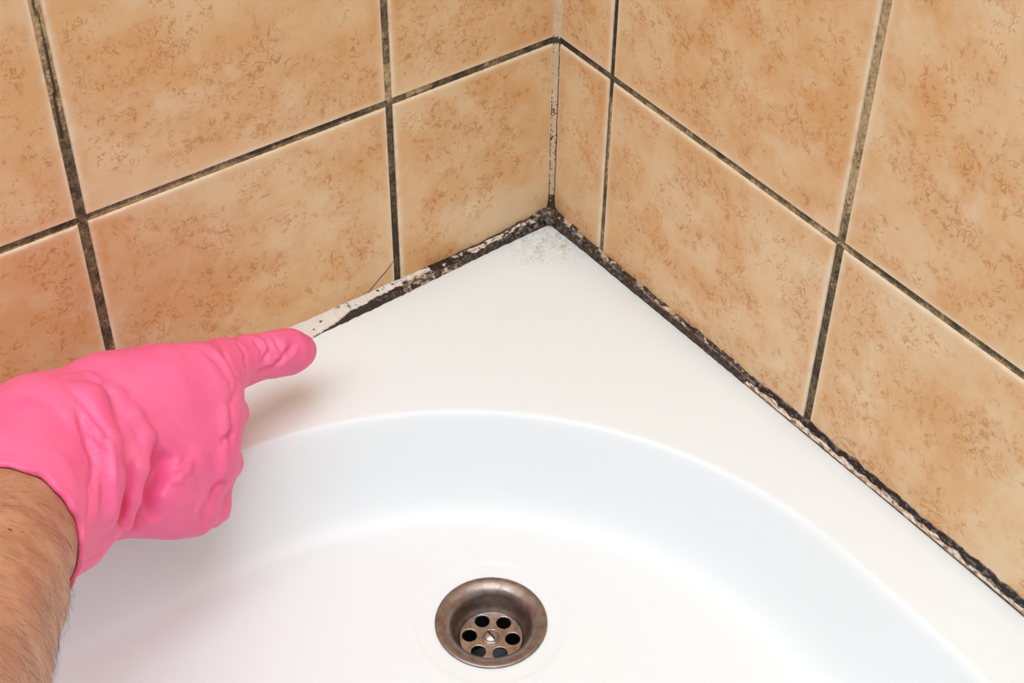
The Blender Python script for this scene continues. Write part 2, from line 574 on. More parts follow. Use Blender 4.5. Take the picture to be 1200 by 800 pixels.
circle_spline(0, 0, 0.0200, 96)
for k in range(6):
    a = A0 + math.radians(-5 + 60 * k)
    circle_spline(0.0140 * math.cos(a), 0.0140 * math.sin(a), 0.0052)
tmp = bpy.data.objects.new('tmp', cu)
C.objects.link(tmp)
dg = bpy.context.evaluated_depsgraph_get()
me = bpy.data.meshes.new_from_object(tmp.evaluated_get(dg))
bpy.data.objects.remove(tmp)
me.name = 'strainer'
me.materials.clear(); me.materials.append(M_ST2)
strainer = bpy.data.objects.new('strainer', me)
C.objects.link(strainer); strainer.parent = drain; strainer.location = (0, 0, -0.0165)
# rounded collars of the six holes and the strainer's outer lip, part of the strainer mesh itself
scr = lathe('screw', [(0.0060, 0.0), (0.0060, 0.0008), (0.0054, 0.0009), (0.0052, 0.0006), (0.0050, 0.0010), (0.0040, 0.0019), (0.0022, 0.0025), (0.0001, 0.0027)][::-1], M_ST2, strainer, 48)
scr.location = (0, 0, 0.0009)
# slot: a thin bar laid over the head, coloured dark as the groove's shade
bm_v = []
sa = A0 + math.radians(-52)
for (l, w, z) in ((-0.0047, -0.0006, 0.0013), (0.0047, -0.0006, 0.0013), (0.0047, 0.0006, 0.0013), (-0.0047, 0.0006, 0.0013),
                  (-0.0026, -0.0006, 0.00285), (0.0026, -0.0006, 0.00285), (0.0026, 0.0006, 0.00285), (-0.0026, 0.0006, 0.00285)):
    bm_v.append((l * math.cos(sa) - w * math.sin(sa), l * math.sin(sa) + w * math.cos(sa), z))
slot = mesh_obj('screw_slot_shade', bm_v, [(3, 2, 1, 0), (4, 5, 6, 7), (0, 1, 5, 4), (1, 2, 6, 5), (2, 3, 7, 6), (3, 0, 4, 7)], M_DARK, strainer, smooth=False)
slot.location = (0, 0, 0.0009)


# ------------------------------------------------------------------ sealant beads
def smooth01(x): x = max(0.0, min(1.0, x)); return x * x * (3 - 2 * x)


def pick(palette, t):
    t = max(0, min(0.9999, t)) * (len(palette) - 1)
    i = int(t); f = t - i
    return palette[i] * (1 - f) + palette[i + 1] * f


BLACK = sl((30, 26, 24)); DKB = sl((62, 50, 44)); MIDB = sl((98, 82, 72)); GREYB = sl((130, 116, 108)); BEIGE = sl((192, 166, 142))
WHITE = sl((232, 226, 220)); PINKW = sl((222, 196, 176)); RUST = sl((140, 92, 62)); CREAM = sl((222, 192, 158))


def nz(x, y, s, seed, o=4): return 0.5 + 0.5 * noise.fractal(Vector((x * s, y * s, seed)), 1.0, 2.0, o)


def left_paint(u, t):
    """u in tile widths along the wall, t 0 at wall, 1 at tray"""
    n1 = nz(u, t * 0.06, 34, 1.3, 3); n2 = nz(u * 0.8, t * 0.06, 75, 4.1, 3); n3 = nz(u, 0, 22, 9.2)
    if u < 0.7: u = u + 0.26 * (n1 - 0.5) * min(1, u / 0.1)
    if u < 0.16:
        c = pick([BLACK, DKB, MIDB, GREYB, BEIGE], (n2 - 0.32) * 1.9 - 0.15 * t)
    elif u < 0.40:
        up = 0.50 + 0.16 * (n3 - 0.5) * 2
        if t < 0.10 + 0.1 * n1: c = pick([BLACK, DKB, MIDB], n2)
        elif t < up: c = pick([DKB, MIDB, BEIGE, WHITE, PINKW], (n2 - 0.25) * 2.0 + 0.15 * smooth01((u - .2) / .1))
        else: c = pick([BLACK, DKB, MIDB, GREYB], (n2 - 0.35) * 1.4)
    elif u < 0.64:
        k = n1 * 0.6 + n2 * 0.4
        dark = smooth01((u - 0.41) / 0.02) * smooth01((0.53 - u) / 0.02) if t < 0.62 else 0
        if t < 0.22 + 0.1 * n1 and u > 0.5: c = pick([GREYB, WHITE, WHITE], n2)
        else: c = pick([DKB, MIDB, BEIGE, PINKW, WHITE], (k - 0.28) * 2.0)
        if dark > 0.4 + (n2 - .5): c = pick([BLACK, BLACK, DKB], n2)
        elif t > 0.4 and n1 > 0.56: c = pick([BLACK, DKB, MIDB], n2)
    else:
        h = 0.58 * smooth01((1.06 - u) / 0.34) + 0.10 * (n3 - 0.5) * 2 + 0.10 * (n2 - 0.5)
        h *= smooth01((1.10 - u) / 0.06)
        if u < 0.68: h = max(h, 0.5 + 0.4 * (n2 - .5))
        b = 1 - h
        if t > b: c = BLACK * 0.8 + DKB * 0.3 * n2
        elif t > b - 0.08 and u < 1.15: c = pick([RUST, PINKW, WHITE], n2 + 0.2)
        else:
            c = WHITE * (0.9 + 0.12 * n1)
            if n2 > 0.73 and u < 0.9: c = MIDB * 0.7 + WHITE * 0.3
            if noise.noise(Vector((u * 60, t * 4, 2))) > 0.62: c = DKB
    if t > 0.955 and u < 1.15: c = pick([DKB, RUST, BEIGE], n2)
    return c


def right_paint(u, t):
    n1 = nz(u, t * 0.06, 36, 21.3, 3); n2 = nz(u * 0.6, t * 0.05, 90, 14.1, 3); n3 = nz(u, 0, 16, 19.2); ns = nz(u * 0.35, t * 0.35, 30, 5.5)
    k = smooth01((u - 0.9) / 0.3)
    early = pick([BLACK, DKB, DKB, MIDB, GREYB], (n2 - 0.3) * 1.6)
    if t < 0.35 and n1 > 0.60: early = pick([MIDB, BEIGE, PINKW], n2)
    if 0.35 < t < 0.50 and u > 0.3 and ns > 0.5: early = pick([MIDB, GREYB, BEIGE], n2)
    late_b = 0.50 + 0.26 * (n3 - 0.5) * 2 + 0.10 * (n2 - .5)
    if t < 0.10 * n1: late = GREYB
    elif t < late_b: late = BLACK * 0.8 if n2 < 0.66 else GREYB * 0.6
    elif t < 0.86: late = pick([MIDB, BEIGE, CREAM, WHITE], (n2 - 0.22) * 2.4)
    else: late = pick([DKB, RUST, BEIGE], (n1 - 0.25) * 1.4)
    kk = k + 0.5 * (n1 - 0.5)
    if t > 0.955: return pick([DKB, RUST], n2)
    return late if kk > 0.5 else early


def bead(name, D, N, paint, wfun, hfun, length, lump, seed, mat):
    D = np.array(D, float); N = np.array(N, float)
    nt = 22
    m = int(length / 0.00045)
    V = []; COL = []; F = []
    for i in range(m + 1):
        u = length * i / m
        uw = u / W
        w = wfun(uw) * W * (1 + 0.05 * fbm(u * 160, 3.3, seed))
        h = hfun(uw) * W * (1 + 0.26 * fbm(u * 90, 7.7, seed, 5))
        for k in range(nt + 1):
            t = k / nt
            n = w * t; z = h * (1 - t) ** 1.35
            bul = math.sin(math.pi * t)
            L = lump(uw)
            d = bul * (0.0006 + L * (0.9 + fbm(u * 150, t * 2.2, seed, 4)) + 0.00025 * fbm(u * 600, t * 9, seed))
            nn = n + d * 0.5; zz = z + d * 0.85
            V.append(D * u + N * nn + np.array([0, 0, RIM + zz + 0.0001]))
            COL.append(paint(uw, t))
    for i in range(m):
        for k in range(nt):
            a = i * (nt + 1) + k
            F.append((a, a + 1, a + nt + 2, a + nt + 1))
    # body behind: close towards the joint
    base = len(V)
    for i in range(m + 1):
        u = length * i / m
        V.append(D * u - N * 0.0012 + np.array([0, 0, RIM - 0.004])); COL.append(DKB)
    for i in range(m):
        a = i * (nt + 1)
        F.append((a, a + nt + 1, base + i + 1, base + i))
        b = i * (nt + 1) + nt
        F.append((b + nt + 1, b, base + i, base + i + 1))
    flip = np.cross(D, N)[2] > 0
    if flip: F = [f[::-1] for f in F]
    return mesh_obj(name, V, F, mat, cols=COL)


M_BEAD = make_paint_mat('mould_stained_silicone', 0.3, 0.6, 500, 0.14)
lw = lambda u: float(np.interp(u, [0, 0.15, 0.35, 0.567, 0.77, 0.965, 1.5, 4], [0.040, 0.043, 0.049, 0.060, 0.068, 0.073, 0.078, 0.07]))
lh = lambda u: float(np.interp(u, [0, 0.1, 0.3, 0.6, 1.0, 4], [0.045, 0.034, 0.016, 0.013, 0.012, 0.013]))
ll = lambda u: float(np.interp(u, [0, 0.12, 0.3, 0.6, 0.75, 1.0], [0.0030, 0.0030, 0.0017, 0.0012, 0.0005, 0.0001]))
rw = lambda u: float(np.interp(u, [0, 0.2, 0.5, 0.75, 1.25, 1.7, 2.12, 4], [0.040, 0.034, 0.030, 0.027, 0.022, 0.017, 0.014, 0.014]))
rh = lambda u: float(np.interp(u, [0, 0.1, 0.3, 0.75, 1.28, 1.7, 2.12, 4], [0.045, 0.032, 0.024, 0.026, 0.035, 0.035, 0.040, 0.04]))
rl = lambda u: float(np.interp(u, [0, 0.12, 0.3, 0.8, 1.2, 2.1], [0.0030, 0.0024, 0.0015, 0.0008, 0.0004, 0.0003]))
bl = bead('sealant_bead', (-1, 0, 0), (0, -1, 0), left_paint, lw, lh, 0.78, ll, 2.0, M_BEAD)
tag(bl, 'white silicone sealant bead with black mould along the left wall', 'sealant')
br = bead('sealant_bead', (0, -1, 0), (-1, 0, 0), right_paint, rw, rh, 0.78, rl, 6.0, M_BEAD)
tag(br, 'blackened silicone sealant bead with a cream lower strip along the right wall', 'sealant')

# vertical joint in the corner
def build_corner():
    V = []; F = []; COL = []
    nt = 8; z0, z1 = RIM + 0.004, 1.6
    m = 900
    zs = np.concatenate([np.linspace(z0, 0.42, m), np.linspace(0.43, z1, 60)])
    for z in zs:
        leg = 0.0044 * (1 + 0.10 * fbm(z * 60, 1, 3)) + 0.0012 * smooth01((RIM + 0.02 - z) / 0.012)
        if z < H0: leg *= 0.9
        for k in range(nt + 1):
            t = k / nt
            b = -0.25 * leg * math.sin(math.pi * t)
            V.append((-leg * (1 - t) + b * 0.7 * -1 * 0 + 0.0002 - b * 0, -leg * t + 0.0002, z))
            e = abs(t - 0.5) * 2
            n1 = nz(z, t * 0.01, 160, 3.3); n2 = nz(z, t * 0.02, 420, 8.3)
            c = CREAM * (0.8 + 0.35 * n1)
            dk = 0.0
            dk += smooth01(1 - abs(z - H0 - 0.001) / 0.006) * 1.2
            dk += (0.5 if z < H0 else 0.1) * (e > 0.55)
            dk += 0.6 * (t > 0.75) * smooth01((H0 - z) / 0.01)
            dk += smooth01((RIM + 0.026 - z) / 0.012) * 0.9
            dk += 0.35 * (z < H0 - 0.05)
            if dk + (n2 - 0.5) * 1.3 + (n1 - 0.5) * 0.8 > 0.72: c = DKB * (0.6 + n2)
            COL.append(c)
    for i in range(len(zs) - 1):
        for k in range(nt):
            a = i * (nt + 1) + k
            F.append((a, a + 1, a + nt + 2, a + nt + 1))
    base = len(V)
    for z in (zs[0], zs[-1]): V.append((-0.0001, -0.0001, z)); COL.append(DKB)
    L = (len(zs) - 1) * (nt + 1)
    for k in range(nt):
        F.append((base, k + 1, k)); F.append((base + 1, L + k, L + k + 1))
    o = mesh_obj('corner_joint', V, F, M_BEAD2, cols=COL)
    return tag(o, 'cream vertical sealant strip in the corner between both tiled walls', 'sealant')


M_BEAD2 = make_paint_mat('cream_corner_filler', 0.6, 0.5, 900, 0.2)
build_corner()

# loose mould crumbs on the sealant, near the corner
def lump_obj(name, p, r, mat, seed, flat=0.6, stretch=(1, 1)):
    V = []; F = []; nu, nv = 28, 16
    for j in range(nv + 1):
        th = math.pi * j / nv
        for i in range(nu):
            ph = 2 * math.pi * i / nu
            d = np.array([math.sin(th) * math.cos(ph) * stretch[0], math.sin(th) * math.sin(ph) * stretch[1], math.cos(th) * flat])
            k = 1 + 0.35 * fbm(d[0] * 1.6 + seed, d[1] * 1.6, d[2] * 1.6, 4)
            V.append(np.array(p) + d * r * k)
    for j in range(nv):
        for i in range(nu):
            a = j * nu + i; b = j * nu + (i + 1) % nu
            F.append((a, a + nu, b + nu, b))
    cols = []
    for q in V:
        n2 = nz(q[0], q[1] + q[2], 500, seed)
        cols.append(pick([BLACK, DKB, MIDB, GREYB, BEIGE], (n2 - 0.3) * 2.0))
    return mesh_obj(name, V, F, mat, cols=cols)


tag(lump_obj('sealant_lump', (-0.006, -0.006, RIM + 0.0055), 0.0075, M_BEAD, 3.0, 0.8), 'knobbly grey-brown lump of mouldy sealant in the tray corner', 'sealant')

# fine hair stuck to the tile beside the second joint, from wall point to wall point
def tube(name, pts, r, mat, n=6, parent=None):
    V = []; F = []
    pts = [np.array(p, float) for p in pts]
    for i, p in enumerate(pts):
        d = pts[min(i + 1, len(pts) - 1)] - pts[max(i - 1, 0)]; d /= np.linalg.norm(d)
        a = np.cross(d, (0.3, 0.9, 0.2)); a /= np.linalg.norm(a); b = np.cross(d, a)
        rr = r if 0 < i < len(pts) - 1 else r * 0.3
        for k in range(n):
            t = 2 * math.pi * k / n
            V.append(p + rr * (a * math.cos(t) + b * math.sin(t)))
    for i in range(len(pts) - 1):
        for k in range(n):
            a = i * n + k; b = i * n + (k + 1) % n
            F.append((a, b, b + n, a + n))
    return mesh_obj(name, V, F, mat, parent)


def wall_pt(u, v, off=0.0003):
    d = R.T @ np.array([(u - 600) / FPX, (400 - v) / FPX, 1.0])
    return CAM + d * ((-off - CAM[1]) / d[1])


M_HAIR = plain('dark_hair', (62, 44, 34), 0.5)
hp = [wall_pt(*q) for q in ((464, 302), (457, 312), (449, 322), (441, 331), (434, 340), (429, 347))]
tag(tube('hair_strand', hp, 0.00022, M_HAIR), 'thin dark hair stuck on the left wall tile beside the grout', 'hair')

# ------------------------------------------------------------------ person: gloved hand and forearm
VOX = 0.0011


def cap_chain(field, org, pts, k, op='add'):
    """rounded-cone chain; pts (x,y,z,r)"""
    for a, b in zip(pts[:-1], pts[1:]):
        pa, pb = a[:3], b[:3]; ra, rb = a[3], b[3]
        m = max(ra, rb) + k * 2 + VOX * 4
        lo = np.maximum(((np.minimum(pa, pb) - m - org) / VOX).astype(int), 0)
        hi = np.minimum(((np.maximum(pa, pb) + m - org) / VOX).astype(int) + 2, field.shape)
        if np.any(hi <= lo): continue
        xs = [org[i] + VOX * np.arange(lo[i], hi[i]) for i in range(3)]
        X, Y, Z = np.meshgrid(*xs, indexing='ij')
        ab = pb - pa; L = ab @ ab + 1e-12
        t = np.clip(((X - pa[0]) * ab[0] + (Y - pa[1]) * ab[1] + (Z - pa[2]) * ab[2]) / L, 0, 1)
        d = np.sqrt((X - pa[0] - t * ab[0]) ** 2 + (Y - pa[1] - t * ab[1]) ** 2 + (Z - pa[2] - t * ab[2]) ** 2) - (ra + (rb - ra) * t)
        sub = field[lo[0]:hi[0], lo[1]:hi[1], lo[2]:hi[2]]
        if op == 'add':
            h = np.clip(0.5 + 0.5 * (sub - d) / k, 0, 1)
            sub[...] = sub * (1 - h) + d * h - k * h * (1 - h)
        else:
            h = np.clip(0.5 - 0.5 * (sub + d) / k, 0, 1)
            sub[...] = sub * (1 - h) + (-d) * h + k * h * (1 - h)


def surface_nets(f, org):
    s = f < 0
    nx, ny, nz_ = f.shape
    c = np.zeros((nx - 1, ny - 1, nz_ - 1), dtype=np.int8)
    offs = [(i, j, k) for i in (0, 1) for j in (0, 1) for k in (0, 1)]
    sv = lambda o: s[o[0]:nx - 1 + o[0], o[1]:ny - 1 + o[1], o[2]:nz_ - 1 + o[2]]
    for o in offs: c += sv(o)
    act = np.argwhere((c > 0) & (c < 8))
    idx = -np.ones(c.shape, dtype=np.int64)
    idx[tuple(act.T)] = np.arange(len(act))
    acc = np.zeros((len(act), 3)); cnt = np.zeros(len(act))
    for o in offs:
        for ax in range(3):
            if o[ax] == 1: continue
            o2 = list(o); o2[ax] = 1
            a = f[act[:, 0] + o[0], act[:, 1] + o[1], act[:, 2] + o[2]]
            b = f[act[:, 0] + o2[0], act[:, 1] + o2[1], act[:, 2] + o2[2]]
            cr = (a < 0) != (b < 0)
            t = np.where(cr, a / np.where(cr, a - b, 1), 0)
            p = np.tile(np.array(o, float), (len(act), 1)); p[:, ax] += t
            acc[cr] += p[cr]; cnt[cr] += 1
    V = org + VOX * (act + acc / cnt[:, None])
    F = []
    for ax in range(3):
        a1, a2 = (ax + 1) % 3, (ax + 2) % 3
        sh = [nx, ny, nz_]
        lo = [slice(1, sh[i] - 1) for i in range(3)]
        A = s[tuple(lo)]
        lo2 = list(lo); lo2[ax] = slice(2, sh[ax])
        B = s[tuple(lo2)]
        e = np.argwhere(A != B) + 1
        e = e[e[:, ax] < sh[ax] - 1]
        pos = s[e[:, 0], e[:, 1], e[:, 2]]
        q = []
        for (d1, d2) in ((0, 0), (-1, 0), (-1, -1), (0, -1)):
            g = e.copy(); g[:, a1] += d1; g[:, a2] += d2
            q.append(idx[g[:, 0], g[:, 1], g[:, 2]])
        q = np.stack(q, 1)
        q[~pos] = q[~pos][:, ::-1]
        F.append(q[(q >= 0).all(1)])
    return V, np.concatenate(F)


def relax(V, F, it, lam=0.5):
    E = np.concatenate([F[:, [0, 1]], F[:, [1, 2]], F[:, [2, 3]], F[:, [3, 0]]])
    deg = np.bincount(E.ravel(), minlength=len(V)).astype(float)[:, None]
    for _ in range(it):
        for l in (lam, -lam * 0.94):
            acc = np.zeros_like(V)
            for ax in range(3):
                acc[:, ax] = np.bincount(E[:, 0], V[E[:, 1], ax], len(V)) + np.bincount(E[:, 1], V[E[:, 0], ax], len(V))
            V = V + l * (acc / deg - V)
    return V


def normals(V, F):
    n = np.cross(V[F[:, 2]] - V[F[:, 0]], V[F[:, 3]] - V[F[:, 1]])
    out = np.zeros_like(V)
    for k in range(4):
        for ax in range(3): out[:, ax] += np.bincount(F[:, k], n[:, ax], len(V))
    return out / (np.linalg.norm(out, axis=1)[:, None] + 1e-12)


def project(V):
    q = (V - CAM) @ R.T
    return np.column_stack([600 + FPX * q[:, 0] / q[:, 2], 400 - FPX * q[:, 1] / q[:, 2], q[:, 2]])


def J(u, v, d, r): return np.array([*unproj(u, v, d), r])


# joints of the arm and the hand; the palm faces the left wall, the back of the hand faces the room
ELBOW = J(-165, 960, 0.50, 0.050)
FORE = J(-75, 790, 0.66, 0.0455)
FORE2 = J(-32, 700, 0.75, 0.0432)
CUFF0 = J(-6, 640, 0.825, 0.0408)
CUFF1 = J(20, 590, 0.865, 0.036)
WRIST = J(80, 535, 0.905, 0.032)

glove_prims = [
    # cuff
    ([J(-26, 684, 0.775, 0.0425), J(-6, 642, 0.825, 0.0435), J(22, 592, 0.865, 0.0490), J(58, 547, 0.90, 0.0525)], 0.006),
    ([J(58, 547, 0.90, 0.050), J(84, 560, 0.912, 0.040)], 0.010),
    # back of the hand: four metacarpal ridges
    ([J(60, 520, 0.915, 0.040), J(132, 483, 0.935, 0.0345), J(185, 465, 0.95, 0.0300), J(232, 452, 0.963, 0.0255)], 0.010),
    ([J(132, 515, 0.930, 0.030), J(238, 492, 0.962, 0.0250)], 0.014),
    ([J(138, 548, 0.925, 0.030), J(232, 542, 0.957, 0.0240)], 0.014),
    ([J(150, 563, 0.925, 0.0315), J(190, 578, 0.938, 0.0235), J(222, 592, 0.952, 0.0165)], 0.012),
    # index finger, stretched out
    ([J(232, 447, 0.963, 0.0225), J(262, 430, 0.982, 0.0165), J(290, 421, 0.998, 0.0138), J(320, 415, 1.013, 0.0136), J(340, 412, 1.023, 0.0132), J(352, 411.5, 1.030, 0.0102)], 0.008),
    # middle, ring and little finger, curled away from the viewer
    ([J(240, 490, 0.962, 0.0220), J(269, 484, 0.985, 0.0105), J(262, 492, 1.008, 0.0105), J(235, 496, 1.006, 0.0100), J(220, 494, 0.995, 0.0090)], 0.006),
    ([J(234, 542, 0.957, 0.0210), J(264, 541, 0.978, 0.0100), J(256, 548, 1.002, 0.0100), J(230, 548, 1.000, 0.0095), J(215, 545, 0.990, 0.0090)], 0.006),
    ([J(222, 592, 0.952, 0.0160), J(252, 596, 0.966, 0.0082), J(246, 600, 0.985, 0.0088), J(225, 596, 0.990, 0.0085), J(208, 590, 0.982, 0.0080)], 0.005),
    # thumb, laid against the palm behind the hand
    ([J(110, 480, 0.945, 0.022), J(160, 462, 0.975, 0.017), J(205, 462, 0.998, 0.014), J(236, 470, 1.005, 0.012)], 0.008),
    # loose rubber along the lower edge and around the knuckles
    ([J(150, 590, 0.925, 0.0185), J(205, 603, 0.940, 0.0115), J(228, 604, 0.950, 0.0105)], 0.008),
    ([J(240, 486, 0.966, 0.0190), J(284, 484, 0.990, 0.0024)], 0.005),
    ([J(240, 540, 0.962, 0.0170), J(279, 542, 0.984, 0.0022)], 0.005),
    ([J(232, 592, 0.957, 0.0130), J(264, 602, 0.972, 0.0022)], 0.005),
    ([J(258, 556, 0.972, 0.0085), J(256, 584, 0.968, 0.0075)], 0.006),
    ([J(100, 640, 0.868, 0.0100), J(128, 616, 0.888, 0.0070)], 0.009),
]

allp = np.concatenate([np.array(p) for p, k in glove_prims])
lo = (allp[:, :3] - allp[:, 3:4]).min(0) - 0.012
hi = (allp[:, :3] + allp[:, 3:4]).max(0) + 0.012
shape = tuple(((hi - lo) / VOX).astype(int) + 1)
field = np.full(shape, 0.05)
for p, k in glove_prims: cap_chain(field, lo, p, k)

def fval(p):
    q = np.clip(((p - lo) / VOX).astype(int), 0, np.array(field.shape) - 1)
    return field[tuple(q)]


def skin_depth(u, v):
    for d in np.arange(0.80, 1.05, 0.0006):
        if fval(unproj(u, v, d)) < 0: return d
    return 0.93


def on_skin(pts):
    """(pixel, pixel, depth below the surface, radius) -> joints of a chain"""
    return [J(u, v, skin_depth(u, v) + o, r) for u, v, o, r in pts]


# deep buckles of the loose wrist: a soft valley, a thin ridge and the pocket it overhangs
valley = on_skin([(128, 456, -0.001, 0.002), (138, 480, 0.000, 0.0055), (147, 520, 0.001, 0.0078), (147, 560, 0.001, 0.0080), (146, 600, 0.002, 0.0060)])
pocket = on_skin([(183, 526, 0.001, 0.0040), (188, 550, 0.003, 0.0105), (177, 584, 0.003, 0.0110), (162, 606, 0.003, 0.0080)])
ridge = on_skin([(133, 463, 0.006, 0.0060), (155, 489, 0.0055, 0.0060), (168, 513, 0.0045, 0.0062), (163, 548, 0.003, 0.0050), (156, 585, 0.0025, 0.0040), (147, 616, 0.0025, 0.0040)])
cuffroll = on_skin([(104, 470, 0.010, 0.010), (117, 520, 0.008, 0.010), (123, 560, 0.008, 0.0095), (122, 600, 0.008, 0.008)])
spur = on_skin([(224, 542, 0.009, 0.0095), (206, 560, 0.010, 0.0095), (192, 582, 0.010, 0.009)])
cap_chain(field, lo, pocket, 0.007, 'sub')
cap_chain(field, lo, spur, 0.006)
cap_chain(field, lo, valley, 0.006, 'sub')
cap_chain(field, lo, cuffroll, 0.007)
cap_chain(field, lo, ridge, 0.0035)

# hollow cuff: open along the forearm, cut square to it with a slightly wavy edge
arm_pts = [ELBOW, FORE, FORE2, CUFF0, CUFF1]
ax = unproj(-6, 642, 0.825) - unproj(-26, 684, 0.775); ax /= np.linalg.norm(ax)
gx, gy, gz = [lo[i] + VOX * np.arange(shape[i]) for i in range(3)]
Cc = unproj(-5, 641, 0.826)
X, Y, Z = np.meshgrid(gx, gy, gz, indexing='ij')
pl = (X - Cc[0]) * ax[0] + (Y - Cc[1]) * ax[1] + (Z - Cc[2]) * ax[2]
sideA = np.cross(ax, [0, 0, 1]); sideA /= np.linalg.norm(sideA); sideB = np.cross(ax, sideA)
ang = np.arctan2((X - Cc[0]) * sideB[0] + (Y - Cc[1]) * sideB[1] + (Z - Cc[2]) * sideB[2], (X - Cc[0]) * sideA[0] + (Y - Cc[1]) * sideA[1] + (Z - Cc[2]) * sideA[2])
pl = pl + 0.0012 * np.sin(ang * 9) + 0.0008 * np.sin(ang * 17 + 1)
field = np.maximum(field, -pl)
inner = [np.array([*p[:3], p[3] + 0.0012]) for p in (FORE2, CUFF0, CUFF1)]
cap_chain(field, lo, inner, 0.0015, 'sub')
del X, Y, Z, pl, ang

GV, GF = surface_nets(field, lo)
GV = relax(GV, GF, 5)


def stroke_world(V, Nn, pix):
    """lift a drawn crease onto the glove's near surface"""
    pr = project(V)
    front = ((CAM - V) * Nn).sum(1) > 0
    out = []
    pts = []
    for a, b in zip(pix[:-1], pix[1:]):
        for i in range(6): pts.append((a[0] + (b[0] - a[0]) * i / 6, a[1] + (b[1] - a[1]) * i / 6))
    pts.append(pix[-1])
    fi = np.where(front)[0]
    for p in pts:
        d2 = (pr[fi, 0] - p[0]) ** 2 + (pr[fi, 1] - p[1]) ** 2
        near = fi[d2 < max(9.0, d2.min() * 1.5)]
        out.append(V[near[np.argmin(pr[near, 2])]])
    return np.array(out)


def seg_dist(V, pts):
    best = np.full(len(V), 9.0); par = np.zeros(len(V))
    n = len(pts) - 1
    for i in range(n):
        a, b = pts[i], pts[i + 1]
        ab = b - a; L = ab @ ab + 1e-12
        t = np.clip(((V - a) @ ab) / L, 0, 1)
        d = np.linalg.norm(V - a - t[:, None] * ab, axis=1)
        m = d < best; best[m] = d[m]; par[m] = (i + t[m]) / n
    return best, par


creases = [
    # (pixels, height mm, width mm)
    # finger wrinkles
    ([(262, 405), (272, 425), (283, 444)], -0.9, 2.2), ([(280, 398), (290, 412), (291, 432)], -0.8, 1.8),
    ([(297, 394), (309, 408), (309, 425)], -0.7, 1.8), ([(303, 393), (316, 406), (319, 416)], 0.9, 1.8),
    ([(317, 398), (318, 410), (312, 425)], -1.6, 2.2), ([(323, 394), (332, 409), (330, 414)], -1.2, 1.6),
    ([(350, 398), (338, 414), (322, 430), (300, 440)], -1.3, 2.4), ([(352, 406), (342, 421), (325, 433)], 0.7, 1.8),
    ([(338, 396), (330, 418), (312, 434)], 0.7, 2.0),
    ([(236, 403), (255, 420), (272, 445), (278, 470)], -0.7, 3.0), ([(246, 402), (264, 420), (278, 446)], 0.7, 2.5),
    ([(284, 446), (280, 462), (272, 472), (276, 500), (272, 530)], -1.0, 3.0),
    # knuckle side shading creases
    ([(270, 470), (266, 500), (266, 540), (262, 575)], 0.8, 4.0),
    ([(279, 505), (268, 512), (262, 520)], -1.4, 2.5), ([(270, 566), (258, 570), (248, 580)], -1.4, 2.5),
    ([(241, 616), (240, 602), (246, 588), (256, 580)], -0.7, 2.2), ([(236, 612), (232, 600), (238, 585)], 0.8, 2.2),
    # low ridges of the back of the hand
    ([(228, 538), (215, 556), (208, 562)], 1.3, 3.0), ([(222, 535), (212, 545), (204, 552)], -0.8, 3.0), ([(228, 540), (236, 560), (238, 580)], -0.7, 4.0),
    ([(206, 548), (196, 570), (188, 590)], 0.6, 4.0),
    # cuff folds
    ([(96, 480), (104, 500), (124, 518), (134, 524)], -1.2, 2.8), ([(92, 476), (98, 500), (112, 540), (110, 570)], -1.0, 2.6),
    ([(78, 448), (100, 470), (124, 500), (136, 515)], -1.1, 3.0), ([(106, 560), (107, 590), (103, 625)], -0.6, 2.2),
    ([(113, 540), (116, 575), (112, 620)], 0.7, 3.0), ([(134, 520), (137, 560), (138, 600)], 0.9, 2.6),
    ([(76, 440), (104, 436), (128, 452)], 0.8, 4.0), ([(20, 455), (60, 470), (84, 500)], -0.5, 4.0),
    ([(66, 520), (86, 560), (96, 610)], 0.5, 6.0), ([(150, 420), (190, 426), (220, 420)], 0.5, 6.0),
    ([(128, 640), (104, 660), (90, 690)], -0.5, 2.5),
]
NN = normals(GV, GF)
st = [(stroke_world(GV, NN, c[0]), c[1], c[2]) for c in creases]
disp = np.zeros(len(GV))
for pts, h, w in st:
    d, t = seg_dist(GV, pts)
    taper = np.minimum(1, np.minimum(t, 1 - t) * 4 + 0.25)
    disp += 1.8 * h * 0.001 * np.exp(-(d / (w * 0.00085)) ** 2) * taper
NN = normals(GV, GF)
GV = GV + NN * disp[:, None]
GV = GV + NN * np.array([0.0005 * fbm(*(v * 55), 3) for v in GV])[:, None]
GV = relax(GV, GF, 1)
bandp = stroke_world(GV, NN, [(40, 452), (72, 458), (92, 482), (108, 520), (124, 560), (128, 600)])
db, tb = seg_dist(GV, bandp)
gcol = np.zeros((len(GV), 3)); gcol[:, 0] = np.clip(1.6 - db / 0.0045, 0, 1)
tipc = unproj(350, 415, 1.03)
gcol[:, 0] = np.maximum(gcol[:, 0], 0.0)

